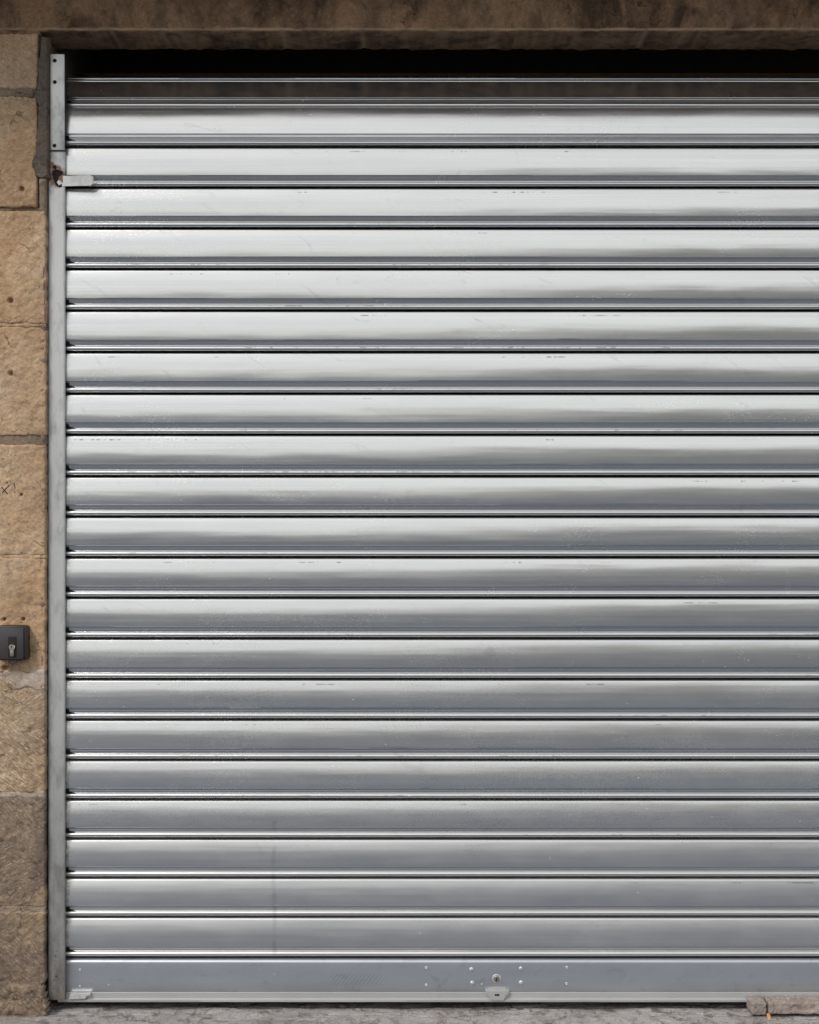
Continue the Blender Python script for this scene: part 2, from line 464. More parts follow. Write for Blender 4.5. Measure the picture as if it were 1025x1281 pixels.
def rock(name, x0, x1, y0, y1, z0, z1, mat, parent, res=0.005, rad=0.006, amp=0.003, holes=(), seed=0, faces='FLRTB', dents=0.0, edge=0.004):
    """a squared stone: front/sides sampled finely, corners rounded, surface displaced, optional drill holes"""
    bm = bmesh.new()
    nx = max(2, int((x1 - x0) / res)); nz = max(2, int((z1 - z0) / res)); ny = max(2, int((y1 - y0) / (res * 1.6)))
    X = [x0 + (x1 - x0) * i / nx for i in range(nx + 1)]
    Z = [z0 + (z1 - z0) * i / nz for i in range(nz + 1)]
    Y = [y0 + (y1 - y0) * i / ny for i in range(ny + 1)]
    vmap = {}
    def vert(x, y, z):
        k = (round(x, 5), round(y, 5), round(z, 5))
        if k not in vmap:
            vmap[k] = bm.verts.new((x, y, z))
        return vmap[k]
    def quad(a, b, c, d):
        try: bm.faces.new((vert(*a), vert(*b), vert(*c), vert(*d)))
        except ValueError: pass
    for i in range(nx):
        for j in range(nz):
            quad((X[i], y0, Z[j]), (X[i + 1], y0, Z[j]), (X[i + 1], y0, Z[j + 1]), (X[i], y0, Z[j + 1]))
    for j in range(ny):
        if 'L' in faces:
            for k in range(nz): quad((x0, Y[j + 1], Z[k]), (x0, Y[j], Z[k]), (x0, Y[j], Z[k + 1]), (x0, Y[j + 1], Z[k + 1]))
        if 'R' in faces:
            for k in range(nz): quad((x1, Y[j], Z[k]), (x1, Y[j + 1], Z[k]), (x1, Y[j + 1], Z[k + 1]), (x1, Y[j], Z[k + 1]))
        if 'T' in faces:
            for i in range(nx): quad((X[i], Y[j], z1), (X[i + 1], Y[j], z1), (X[i + 1], Y[j + 1], z1), (X[i], Y[j + 1], z1))
        if 'B' in faces:
            for i in range(nx): quad((X[i], Y[j + 1], z0), (X[i + 1], Y[j + 1], z0), (X[i + 1], Y[j], z0), (X[i], Y[j], z0))
    off = Vector((seed * 3.7, seed * 1.3, seed * 7.1))
    for v in bm.verts:
        p = v.co.copy()
        r = rad * (0.6 + 1.3 * abs(noise.noise(p * 22 + off)))
        c = Vector((min(max(p.x, x0 + r), x1 - r), max(p.y, y0 + r), min(max(p.z, z0 + r), z1 - r)))
        d = p - c
        if d.length > r:
            p = c + d.normalized() * r
        n1 = fbm(p + off, 9, 3); n2 = fbm(p + off, 55, 3)
        disp = amp * n1 * 1.2 + amp * 0.9 * n2
        # ragged outline
        ex = noise.noise(Vector((p.x * 0 + 3, p.z * 28, seed))) + 0.6 * noise.noise(Vector((9, p.z * 75, seed)))
        ez = noise.noise(Vector((p.x * 28, 7, seed))) + 0.6 * noise.noise(Vector((p.x * 75, 1, seed)))
        fx = max(0, 1 - min(p.x - x0, x1 - p.x) / 0.03); fz = max(0, 1 - min(p.z - z0, z1 - p.z) / 0.03)
        sx = -1 if p.x - x0 < x1 - p.x else 1
        sz = -1 if p.z - z0 < z1 - p.z else 1
        p.x += sx * edge * ex * fx
        p.z += sz * edge * ez * fz
        p.y -= disp
        if dents:
            q = fbm(p + off, 30, 2)
            if q > 0.12: p.y += dents * min(1, (q - 0.12) * 5)
        for (hx_, hz_, hr) in holes:
            dd = math.hypot(p.x - hx_, p.z - hz_)
            if dd < hr and p.y < y0 + 0.02:
                p.y += 0.014 * min(1, (1 - dd / hr) * 2.2)
        v.co = p
    return from_bm(name, bm, mat, parent, smooth=True)

wall = thing('stone_wall', 'old tan and brown sandstone wall built of rough blocks on the left beside the shutter', 'wall', (P(0, 640).x, Y_WALL, 0))
def wp(o): 
    adopt(o, wall); return o

def wx(px): return P(px, 0, Y_WALL).x
def wz(py): return P(0, py, Y_WALL).z

# block tops and bottoms in photo rows
rows = [(41, 111, 'stone_tan'), (119, 259, 'stone_tan'), (263.5, 405, 'stone_tan'), (408, 545, 'stone_tan'),
        (556, 695, 'stone_tan'), (697, 842, 'stone_tan'), (852, 992, 'stone_tooled'), (996, 1136, 'stone_brown'), (1141, 1232, 'stone_brown')]
redges = [47, 46, 57.5, 57.5, 57, 56.5, 56.5, 56, 56]
lefts = [-95, -30, -150, -60, -120, -45, -140, -40, -110]
holes_px = [(27, 236, 3.6), (13, 376, 3.6), (13, 467, 3.6), (4.5, 775, 2.6), (28.5, 775, 2.6), (6, 836, 4.0), (26.5, 619, 1.8), (38, 553, 2.6)]
holes = [(wx(a), wz(b), r * MPP) for a, b, r in holes_px]
blocks = []
for k, (t_, b_, m_) in enumerate(rows):
    x0, x1 = wx(lefts[k]), wx(redges[k])
    z1, z0 = wz(t_), wz(b_)
    hs = [h for h in holes if z0 < h[1] < z1]
    o = rock('stone', x0, x1, Y_WALL + (0.002 if k % 2 else 0.0), Y_WALL + 0.16, z0, z1, M[m_], None,
             res=0.0028, rad=0.007, amp=0.0045 if m_ != 'stone_brown' else 0.0042, holes=hs, seed=k + 1,
             dents=0.0 if k < 6 else 0.002, edge=0.0038 if k != 6 else 0.003)
    wp(o); blocks.append(o)
    # the rest of the course, outside the picture
    xo = x0 - 0.012
    kk = 0
    while xo > -2.1 and kk < 3:
        wdt = 0.42 + 0.25 * random.random()
        o2 = rock('stone', xo - wdt, xo, Y_WALL, Y_WALL + 0.14, z0, z1, M[m_], None, res=0.014, rad=0.008, amp=0.004, seed=20 + k * 4 + kk)
        wp(o2); xo -= wdt + 0.012; kk += 1
# red-brown rubbing and paint left on the stone beside the rail is in the material; bed joints
def mortar_strip(px0, px1, py0, py1, yf, mat, seed, res=0.003, amp=0.0035, edge=0.004, name='mortar'):
    o = rock(name, wx(px0), wx(px1), yf, yf + 0.10, wz(py1), wz(py0), mat, None, res=res, rad=0.004, amp=amp, seed=seed, edge=edge)
    wp(o); return o
mortar_strip(-160, 52, 109, 121.5, Y_WALL + 0.0035, M['mortar'], 61)
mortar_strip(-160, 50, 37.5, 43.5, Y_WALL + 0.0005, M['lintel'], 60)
mortar_strip(-160, 57, 258, 264.5, Y_WALL + 0.010, M['mortar'], 62)
mortar_strip(-160, 57, 404, 409, Y_WALL + 0.002, M['stone_tan'], 63)
mortar_strip(-160, 57, 543.5, 557.5, Y_WALL + 0.0055, M['mortar'], 64)
mortar_strip(-160, 57, 693, 699, Y_WALL + 0.003, M['stone_tan'], 65)
mortar_strip(-160, 56, 840, 862, Y_WALL - 0.0005, M['mortar_pale'], 66, edge=0.008)
mortar_strip(-160, 56, 989, 998.5, Y_WALL + 0.002, M['mortar_pale'], 67)
mortar_strip(-160, 56, 1134, 1143, Y_WALL + 0.005, M['mortar'], 68)
# wall core behind the faces
core = box('backing', -2.2, wx(54), Y_WALL + 0.05, Y_SOF, -0.15, wz(42), M['mortar'], None); wp(core)

M['patch'] = stone_material('grey_brown_render', [(0.13, 0.10, 0.078), (0.20, 0.16, 0.125), (0.30, 0.245, 0.20), (0.16, 0.13, 0.11)], (0.06, 0.05, 0.042), 0.55, 0.1)
# ragged render patch down the upper jamb (lobed outline)
def patch(name, pts, yf, mat, thick=0.02, seed=0, res=1.1, amp=0.0028):
    """closed outline in photo pixels -> lumpy plaster slab"""
    from mathutils.geometry import tessellate_polygon
    xs = [p[0] for p in pts]; ys = [p[1] for p in pts]
    def inside(x, y):
        c = False; n = len(pts); j = n - 1
        for i in range(n):
            xi, yi = pts[i]; xj, yj = pts[j]
            if (yi > y) != (yj > y) and x < (xj - xi) * (y - yi) / (yj - yi) + xi: c = not c
            j = i
        return c
    def dist(x, y):
        best = 1e9
        for i in range(len(pts)):
            a = Vector(pts[i]); b = Vector(pts[(i + 1) % len(pts)]); p = Vector((x, y))
            ab = b - a; t = max(0, min(1, (p - a).dot(ab) / max(1e-9, ab.dot(ab))))
            best = min(best, (p - a - ab * t).length)
        return best
    gx = int((max(xs) - min(xs)) / res) + 2; gy = int((max(ys) - min(ys)) / res) + 2
    verts, idx, faces = [], {}, []
    for j in range(gy + 1):
        for i in range(gx + 1):
            x = min(xs) + i * res; y = min(ys) + j * res
            x2 = x + 0.8 * noise.noise(Vector((x * .3, y * .3, seed))); y2 = y + 0.8 * noise.noise(Vector((x * .3, y * .3, seed + 9)))
            ins = inside(x2, y2)
            d = dist(x2, y2) if ins else -dist(x2, y2)
            if d < -1.2: continue
            w = P(x, y, yf)
            k = max(0, min(1, (d + 0.6) / 3.0)); k = k * (2 - k)
            depth = yf + thick * (1 - k) - amp * fbm(w, 45, 3) * 2
            idx[(i, j)] = len(verts); verts.append((w.x, depth, w.z))
    for j in range(gy):
        for i in range(gx):
            q = [(i, j), (i, j + 1), (i + 1, j + 1), (i + 1, j)]
            if all(c in idx for c in q): faces.append([idx[c] for c in q])
    return link_mesh(name, verts, faces, mat, None, True)
edge_l = [(51, 44), (49.5, 58), (49, 68), (46, 75), (45.5, 84), (47, 95), (44.5, 106), (41, 113), (38.5, 116), (43, 121), (47, 131), (46, 146), (46.5, 160),
          (44.5, 172), (42.5, 184), (43, 191), (39.5, 198), (38.5, 206), (41, 215), (44, 221), (50, 223), (57, 223)]
pt = patch('render_patch', edge_l + [(60.5, 222), (60.5, 44)], Y_WALL - 0.0015, M['patch'], 0.022, 3, 0.9, 0.004)
wp(pt)
# thin darker pinkish strip down the arris below
pt = patch('arris_strip', [(48, 222), (57.6, 222), (57.4, 420), (57, 560), (56.6, 700), (56.2, 845), (50, 845), (48, 700), (50, 560), (47, 410), (49, 300)], Y_WALL + 0.003, None or M['mortar_pale'], 0.012, 8, 1.6)
pt.data.materials[0] = stone_material('pinkish_arris_strip', [(0.20, 0.145, 0.115), (0.30, 0.215, 0.16), (0.40, 0.30, 0.22), (0.24, 0.15, 0.12)], (0.15, 0.085, 0.08), 0.5, 0.25)
wp(pt)
# crumbling foot of the wall
foot = patch('mortar_foot', [(-140, 1230), (-60, 1228), (0, 1229), (25, 1233), (45, 1231), (54, 1236), (56.5, 1250), (60, 1262), (56, 1278), (-150, 1280)], Y_WALL - 0.02, M['mortar'], 0.03, 12, 1.6, 0.006)
foot.data.materials[0] = M['stone_brown']
wp(foot)

# ---------------------------------------------------------------- marks scribbled on the stone
bpy.context.view_layer.update()
def stroke_marks(name, strokes, block, width, mat):
    me = block.data
    off = wall.location + block.location
    bv = BVHTree.FromPolygons([v.co + off for v in me.vertices], [tuple(p.vertices) for p in me.polygons])
    verts, faces = [], []
    for st in strokes:
        pts = []
        for a, b in zip(st[:-1], st[1:]):
            n = 8
            for i in range(n): pts.append(((a[0] + (b[0] - a[0]) * i / n), (a[1] + (b[1] - a[1]) * i / n)))
        pts.append(st[-1])
        base = len(verts)
        for i, p in enumerate(pts):
            q = pts[min(i + 1, len(pts) - 1)]; r = pts[max(i - 1, 0)]
            dx, dy = q[0] - r[0], q[1] - r[1]
            L = math.hypot(dx, dy) or 1
            ww = width * (0.65 + 0.7 * abs(noise.noise(Vector((p[0] * .7, p[1] * .7, 2)))))
            for s_ in (-1, 1):
                c = P(p[0] - s_ * dy / L * ww, p[1] + s_ * dx / L * ww, Y_WALL)
                hit = bv.ray_cast(Vector((c.x, -0.3, c.z)), Vector((0, 1, 0)))
                y = hit[0].y if hit[0] else Y_WALL
                verts.append((c.x, y - 0.0006, c.z))
        for i in range(len(pts) - 1):
            faces.append((base + 2 * i, base + 2 * i + 1, base + 2 * i + 3, base + 2 * i + 2))
    return wp(link_mesh(name, verts, faces, mat))
ink = simple('black_marker', (0.03, 0.027, 0.025), 0.7)
stroke_marks('scribble', [[(1.8, 609), (5, 613), (9.5, 618)], [(11.5, 607), (7, 612), (3, 616.5)], [(8, 603.5), (10, 604)], [(17.3, 604), (18.6, 610), (18.2, 612)], [(18.0, 614.5), (18.6, 617)]], blocks[4], 0.8, ink)
redpaint = simple('faded_red_paint', (0.22, 0.075, 0.075), 0.8)
stroke_marks('red_paint_trace', [[(55, 334), (54.2, 346)], [(55.4, 350), (55, 364)], [(56, 369), (55.4, 381)], [(56, 384), (56.2, 402)]], blocks[2], 0.8, redpaint)

# ---------------------------------------------------------------- lintel, right jamb, wall above, balcony
Z_LINT = P(0, 38.5, Y_WALL).z
Y_SOF = 0.117
upper = thing('upper_wall', 'sooty brown stone lintel and wall over the shutter opening', 'wall', (0, Y_WALL, Z_LINT))
X_RJ = 1.62
zt = Z_LINT + 0.36
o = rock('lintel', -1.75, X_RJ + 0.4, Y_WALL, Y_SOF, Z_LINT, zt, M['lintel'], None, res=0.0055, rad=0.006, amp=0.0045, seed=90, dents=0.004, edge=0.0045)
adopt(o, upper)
o = box('backing', -2.4, 2.7, Y_WALL + 0.012, 0.45, zt + 0.002, 3.55, M['lintel'], None); adopt(o, upper)
zc = zt + 0.008
for r_ in range(0):
    xx = -2.2 + 0.3 * r_
    while xx < 2.5:
        wd = 0.6 + 0.3 * random.random()
        o = rock('stone', xx, xx + wd, Y_WALL, Y_WALL + 0.1, zc, zc + 0.29, M['lintel'], None, res=0.02, rad=0.008, amp=0.004, seed=100 + int(xx * 10) + r_ * 50)
        adopt(o, upper); xx += wd + 0.01
    zc += 0.30
# coil box behind the lintel
o = box('box_side', -1.4, -0.945, Y_SOF + 0.003, 0.459, -0.2, 2.99, M['cavity'], None); adopt(o, upper)
o = box('box_lining', -1.02, X_RJ + 0.4, 0.46, 0.50, -0.2, 3.2, M['cavity'], None); adopt(o, upper)
o = box('box_ceiling', -1.1, X_RJ + 0.2, Y_SOF + 0.002, 0.459, 3.0, 3.04, M['cavity'], None); adopt(o, upper)
o = box('box_board', -1.02, X_RJ + 0.1, 0.30, 0.33, 2.56, 2.60, simple('old_brown_board', (0.16, 0.085, 0.04), 0.8, 0, 0.5, 40), None); adopt(o, upper)

jamb = thing('stone_jamb', 'right sandstone jamb of the shutter opening outside the picture', 'wall', (X_RJ + 0.05, Y_WALL, 0))
zz = -0.03
kk = 0
while zz < Z_LINT - 0.05:
    h_ = min(0.30, Z_LINT - 0.004 - zz)
    o = rock('stone', X_RJ + 0.045, X_RJ + 0.75, Y_WALL, Y_WALL + 0.2, zz, zz + h_, M['stone_tan'], None, res=0.016, rad=0.008, amp=0.004, seed=200 + kk)
    adopt(o, jamb); zz += h_ + 0.008; kk += 1
o = box('backing', X_RJ + 0.06, X_RJ + 0.74, Y_WALL + 0.03, 0.42, -0.15, Z_LINT - 0.004, M['mortar'], None); adopt(o, jamb)

BAL_P, BAL_Z = 0.62, 3.00
balc = thing('balcony', 'stone balcony slab projecting over the opening above the picture', 'balcony', (0, Y_WALL, BAL_Z))
o = box('slab', -3.2, 3.2, Y_WALL - BAL_P, Y_WALL + 0.3, BAL_Z, BAL_Z + 0.16, M['stone_brown'], None, bevel=0.02); adopt(o, balc)
for bx_ in (-2.4, -0.8, 0.8, 2.4):
    o = box('corbel', bx_ - 0.09, bx_ + 0.09, Y_WALL - 0.35, Y_WALL + 0.02, BAL_Z - 0.20, BAL_Z - 0.001, M['stone_brown'], None, bevel=0.03); adopt(o, balc)

# ---------------------------------------------------------------- threshold
def slab_grid(name, x0, x1, y0, y1, z, res, mat, amp, seed):
    nx = int((x1 - x0) / res); ny = int((y1 - y0) / (res * 0.6))
    verts, faces = [], []
    for j in range(ny + 1):
        for i in range(nx + 1):
            x = x0 + (x1 - x0) * i / nx; y = y0 + (y1 - y0) * j / ny
            v = Vector((x * 1.0, y * 3, seed))
            h = amp * fbm(v, 7, 4)
            ridge = abs(fbm(Vector((x, y * 6, seed + 4)), 4.5, 3))
            if ridge < 0.05: h -= amp * 1.4 * (1 - ridge / 0.05)
            if j == 0: h -= 0.03
            verts.append((x, y, z + h))
    for j in range(ny):
        for i in range(nx):
            a = j * (nx + 1) + i
            faces.append((a, a + 1, a + nx + 2, a + nx + 1))
    return link_mesh(name, verts, faces, mat, None, True)
th = slab_grid('threshold', -1.6, 2.3, -0.158, 0.455, -0.009, 0.007, M['threshold'], 0.007, 5)
th['kind'] = 'structure'

# ---------------------------------------------------------------- roller shutter
sh = thing('roller_shutter', 'closed galvanised steel roller shutter of wide horizontal slats filling the opening', 'roller shutter', (0.35, 0, 0))
XL, XR = X_RAIL - 0.018, X_RJ + 0.018
PITCH = 0.111

NORMALS = [(0, 11.5), (0.3, 6.4), (0.5, 2.3), (0.78, -1.6), (1.0, -4.5)]     # tilt of the face, degrees, from top to bottom
def slat_profile(p):
    """closed outline across a slat: (distance down from the top, outwards, place 0..1)"""
    k = p / 0.111
    pts = [(-0.003, -0.0175), (-0.0004, -0.0100), (0.0004, -0.0030), (0.0012, -0.0006), (0.0026, 0.0007)]
    n = 28
    s0, s1 = 0.0035 * k, 0.0752 * k
    o_ = 0.0011
    pts.append((s0, o_))
    for i in range(1, n + 1):
        f = (i - 0.5) / n
        a_, b_ = [(p_, q_) for p_, q_ in zip(NORMALS[:-1], NORMALS[1:]) if p_[0] <= f <= q_[0]][0]
        g = (f - a_[0]) / (b_[0] - a_[0])
        o_ += tan(R(a_[1] + (b_[1] - a_[1]) * g)) * (s1 - s0) / n
        pts.append((s0 + (s1 - s0) * i / n, o_))
    OF = o_ - 0.0011
    low = [(s1 + 0.0008, 0.0004), (s1 + 0.0011, -0.0008), (s1 + 0.0013, -0.0036), (s1 + 0.0016, -0.0042),
            (s1 + 0.0072, -0.0055), (s1 + 0.0077, -0.0062), (s1 + 0.0084, -0.0057), (s1 + 0.0142, -0.0074)]
    c, r = p - 0.0142 + 0.0016, 0.0068
    for i in range(0, 13):
        a = pi * (0.10 + 0.82 * i / 12)
        low.append((c - r * cos(a), -0.0076 + r * sin(a) * 1.0))
    pts += [(a_, b_ + OF) for a_, b_ in low]
    pts += [(c + r * 0.9, -0.0200), (c - r, -0.0205), (s1, -0.0125), (s1 * 0.5, -0.0085), (s0, -0.0165), (s0 - 0.004, -0.0185)]
    return pts
BULGE = 0.0021
FACE_TILT = 0.0
BODY = None

def make_slat(ztop, ytop, length, tilt, idx, mat, name='slat', profile=None, nx=150, wav=1.0):
    pr = profile or slat_profile(length)
    verts, uvs, faces = [], [], []
    rnd = random.Random(idx * 17 + 5)
    ph1, ph2 = rnd.random() * 10, rnd.random() * 10
    dt = rnd.uniform(-0.006, 0.006)
    ct, st = cos(tilt), sin(tilt)
    L = len(pr)
    for i in range(nx + 1):
        x = XL + (XR - XL) * i / nx
        bow = 0.0006 * wav * noise.noise(Vector((x * 1.1, ph1, 0)))
        tw = dt * wav + 0.016 * wav * noise.noise(Vector((x * 1.2, ph2, idx * 0.35))) + 0.005 * wav * noise.noise(Vector((x * 5.5, ph1, idx)))
        bl = 1 + 0.22 * wav * noise.noise(Vector((x * 0.9, 3.3, idx * 0.22)))
        for (s, o_) in pr:
            oo = (o_ - 0.0011) * bl + 0.0011 if o_ > 0.0011 else o_
            oo += bow + (s - length * 0.35) * -tw + (min(s, length * 0.68) - length * 0.35) * FACE_TILT
            if 0.003 < s < length * 0.69:
                oo += wav * (0.00011 * noise.noise(Vector((x * 2.3, s * 85, idx * 3.1))) + 0.00005 * noise.noise(Vector((x * 7, s * 160, idx * 1.7))))
            verts.append((x, ytop - st * -1 * (-s) * -1 * 0 + (-oo * ct) - s * st * 1.0, ztop - s * ct + oo * st))
            uvs.append((x, idx + min(0.999, max(0.0, s / length))))
    for i in range(nx):
        for j in range(L):
            a = i * L + j; b = i * L + (j + 1) % L
            faces.append((a, b, b + L, a + L))
    faces.append(tuple(range(L))); faces.append(tuple(reversed([nx * L + j for j in range(L)])))
    o = link_mesh(name, verts, faces, mat, None, True, uvs, auto=R(35))
    adopt(o, sh)
    return o

# rows where each slat face begins (dark gap just above), read off the photograph
tops = [184.5, 235.5, 286.5, 337.5, 389.5, 441.5, 493.5, 545.0, 597.0, 647.5, 698.5, 749.0, 800.0, 851.0, 901.5, 952.0, 1001.5, 1050.5, 1099.5, 1148.5]
ends = tops[1:] + [1199.5]
idx = 1
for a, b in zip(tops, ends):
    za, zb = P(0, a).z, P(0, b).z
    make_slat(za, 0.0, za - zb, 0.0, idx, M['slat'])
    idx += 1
# upper slats lean back on to the coil: each one starts where the last ended
zt_, yt_ = P(0, tops[0]).z, 0.0
lean = [7.5, 36, 68, 100, 132, 165]
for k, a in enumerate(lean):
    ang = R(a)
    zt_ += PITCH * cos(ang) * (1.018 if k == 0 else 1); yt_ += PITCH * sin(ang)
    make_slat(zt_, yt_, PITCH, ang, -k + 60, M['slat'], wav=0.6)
# the coil behind
bm = bmesh.new()
bmesh.ops.create_cone(bm, cap_ends=True, segments=40, radius1=0.075, radius2=0.075, depth=XR - XL)
bmesh.ops.rotate(bm, verts=bm.verts, matrix=__import__('mathutils').Matrix.Rotation(pi / 2, 3, 'Y'))
bmesh.ops.translate(bm, verts=bm.verts, vec=((XL + XR) / 2, 0.20, P(0, 133).z - 0.02))
o = from_bm('barrel', bm, M['dark'], None, True, R(30)); adopt(o, sh)

# bottom bar
zb0, zb1 = P(0, 1200.5).z, P(0, 1253).z
Hb = zb0 - zb1
prof_b = [(-0.002, -0.010), (0, -0.004), (0.0012, -0.0010), (0.0030, 0.0012), (0.0052, 0.0024), (0.0075, 0.0030), (0.0095, 0.0032),
          (0.03, 0.0032), (0.06, 0.0032), (0.0845, 0.0032), (0.0855, 0.0026), (0.0860, 0.0008), (0.0868, 0.0008), (0.0873, 0.0026), (0.0882, 0.0034),
          (0.1035, 0.0036), (0.1045, 0.0066), (0.1052, 0.0085), (Hb - 0.0022, 0.0090), (Hb - 0.0008, 0.0082), (Hb, 0.0060), (Hb, -0.012)]
def bar_material():
    t = NT('bottom_bar_metal')
    z = t.xyz()
    a = t.noise(t.pos((5, 1, 12)), 1.0, 6, 0.65)
    g = t.noise(t.pos((160, 160, 160)), 1.0, 3, 0.7)
    c = t.mix(a, (0.44, 0.468, 0.51), (0.54, 0.56, 0.60))
    sm = t.noise(t.pos((16, 1, 26), (0, R(35), 0)), 1.0, 4, 0.65, 1.0)
    c = t.mix(t.ramp(sm, [(0.56, 0.0), (0.72, 0.45)]), c, (0.33, 0.335, 0.35))
    # a scuff of slanted tyre-like marks
    dx = t.math('SUBTRACT', z[0], P(447, 0).x); dz = t.math('SUBTRACT', z[2], P(0, 1225).z)
    env = t.math('MULTIPLY', t.step(t.math('ABSOLUTE', dx), 0.055, 0.085, 1.0, 0.0), t.step(t.math('ABSOLUTE', dz), 0.010, 0.022, 1.0, 0.0))
    wv = t.math('SINE', t.math('MULTIPLY', t.math('ADD', dx, t.math('MULTIPLY', dz, -0.8)), 560))
    c = t.mix(t.math('MULTIPLY', t.math('MULTIPLY', t.step(wv, -0.1, 0.8), env), 0.35), c, (0.25, 0.25, 0.265))
    v = t.n('ShaderNodeTexVoronoi'); v.inputs['Scale'].default_value = 36
    t.l(t.g.outputs['Position'], v.inputs['Vector'])
    vc = t.xyz(v.outputs['Color'])
    fl = t.math('MULTIPLY', t.math('LESS_THAN', v.outputs['Distance'], t.math('MULTIPLY', vc[0], 0.07)), t.math('GREATER_THAN', vc[1], 0.7))
    c = t.mix(t.math('MULTIPLY', fl, 0.7), c, (0.8, 0.8, 0.78))
    dk = t.math('MULTIPLY', t.math('LESS_THAN', v.outputs['Distance'], 0.06), t.math('LESS_THAN', vc[1], t.step(z[0], X_RAIL, X_RAIL + 0.45, 0.35, 0.04)))
    c = t.mix(dk, c, (0.03, 0.028, 0.025))
    endd = t.math('MULTIPLY', t.step(z[0], X_RAIL, X_RAIL + 0.05, 0.6, 0.0), t.ramp(a, [(0.3, 0.3), (0.6, 1.0)]))
    c = t.mix(endd, c, (0.24, 0.21, 0.16))
    low = t.step(z[2], zb1 + 0.0255, zb1 + 0.0275, 1.0, 0.0)
    c = t.mix(t.math('MULTIPLY', low, 0.75), c, t.mix(a, (0.40, 0.40, 0.38), (0.52, 0.52, 0.49)))
    mt = t.math('SUBTRACT', 0.75, t.math('ADD', t.math('MULTIPLY', low, 0.35), t.math('ADD', fl, dk)), clamp=True)
    return t.out(c, t.math('ADD', 0.28, t.math('MULTIPLY', a, 0.14)), mt, t.bump(t.math('ADD', a, t.math('MULTIPLY', g, 0.5)), 0.2, 0.0008))
M['bar'] = bar_material()
bar = make_slat(zb0, 0.0, Hb, 0.0, 80, M['bar'], 'bottom_bar', prof_b, wav=0.25)

def on_bar(o):
    """sub-part of the bottom bar"""
    o.parent = bar
    o.location = o.location - sh.location - bar.location
    return o
M['rivet'] = rail_material('rivet_metal', 0.50, 0.60, foot=False)
def dome(name, px, py, r, h, mat, hole=False):
    c = P(px, py, -0.0032)
    bm = bmesh.new()
    rings = [(r * 1.0, 0), (r * 0.96, h * 0.35), (r * 0.8, h * 0.7), (r * 0.5, h * 0.93)]
    if hole: rings += [(r * 0.42, h * 0.9), (r * 0.36, h * 0.2)]
    vs = []
    for rr, hh in rings:
        vs.append([bm.verts.new((c.x + rr * cos(2 * pi * i / 16), -0.0030 - hh, c.z + rr * sin(2 * pi * i / 16))) for i in range(16)])
    for a, b in zip(vs[:-1], vs[1:]):
        for i in range(16): bm.faces.new((a[i], a[(i + 1) % 16], b[(i + 1) % 16], b[i]))
    bm.faces.new(vs[-1])
    return on_bar(from_bm(name, bm, mat, None, True))
for (px, py) in ((590, 1213), (591, 1230), (652, 1212), (652, 1229.5)):
    dome('rivet', px, py, 0.0062, 0.0034, M['rivet'])
for (px, py) in ((533.5, 1211), (533.5, 1232.5), (709.5, 1210.5), (709, 1231)):
    dome('rivet', px, py, 0.0042, 0.0016, M['rivet'], True)
for (px, py) in ((100, 1213.5), (100, 1234)):
    dome('rivet', px, py, 0.0036, 0.0014, M['rivet'], True)
# lock cylinder
lc = P(621.5, 1224.5, -0.003)
def disc_y(name, cx, cz, r, y0, y1, mat, parent_fn, seg=28, bev=0.0012):
    bm = bmesh.new()
    prof = [(r, y0), (r, y1 + bev), (r - bev, y1)]
    vs = [[bm.verts.new((cx + rr * cos(2 * pi * i / seg), yy, cz + rr * sin(2 * pi * i / seg))) for i in range(seg)] for rr, yy in prof]
    for a, b in zip(vs[:-1], vs[1:]):
        for i in range(seg): bm.faces.new((a[i], a[(i + 1) % seg], b[(i + 1) % seg], b[i]))
    bm.faces.new(vs[-1])
    return parent_fn(from_bm(name, bm, mat, None, True, R(40)))
M['brassy'] = simple('worn_nickel', (0.34, 0.32, 0.30), 0.42, 0.85, 0.12, 300)
disc_y('lock_rosette', lc.x, lc.z, 0.0125, 0.0, -0.0052, M['tab'], on_bar)
disc_y('lock_cylinder', lc.x, lc.z - 0.001, 0.0088, 0.0, -0.0068, M['brassy'], on_bar)
on_bar(box('keyhole', lc.x - 0.0013, lc.x + 0.0013, -0.0074, -0.0060, lc.z - 0.006, lc.z + 0.0035, M['dark'], None))
# latch under the lock
lz0, lz1 = P(0, 1252.5).z, P(0, 1240.2).z
def outline_plate(name, pts, y0, y1, mat, fn, holes=None, bevel=0.0008):
    bm = bmesh.new()
    v = [bm.verts.new((p.x, y1, p.z)) for p in pts]
    f = bm.faces.new(v)
    r = bmesh.ops.extrude_face_region(bm, geom=[f])
    for g in r['geom']:
        if isinstance(g, bmesh.types.BMVert): g.co.y = y0
    if bevel:
        es = [e for e in bm.edges if all(abs(x.co.y - y1) < 1e-6 for x in e.verts)]
        bmesh.ops.bevel(bm, geom=es, offset=bevel, segments=2, affect='EDGES')
    return fn(from_bm(name, bm, mat, None, True, R(35)))
lp = [(607.5, 1239.8), (637, 1239.8), (637.5, 1242.5), (634.5, 1245), (632.5, 1246.5), (632, 1249.5), (629.5, 1251.8), (615.5, 1251.8), (613, 1249.5), (612.5, 1246.5), (610.5, 1245), (608, 1242.5)]
M['cast'] = rail_material('cast_zinc', 0.46, 0.56, foot=False)
outline_plate('latch', [P(a, b, -0.012) for a, b in lp], -0.002, -0.0135, M['cast'], on_bar)
outline_plate('latch_shoulder', [P(a, b, -0.009) for a, b in ((612, 1236.6), (633, 1236.6), (634.5, 1239.6), (610.5, 1239.6))], -0.002, -0.0075, M['cast'], on_bar)
c_ = P(622, 1245, -0.0138)
on_bar(box('latch_slot', c_.x - 0.0062, c_.x + 0.0062, -0.0146, -0.0130, c_.z - 0.0020, c_.z + 0.0022, M['dark'], None))
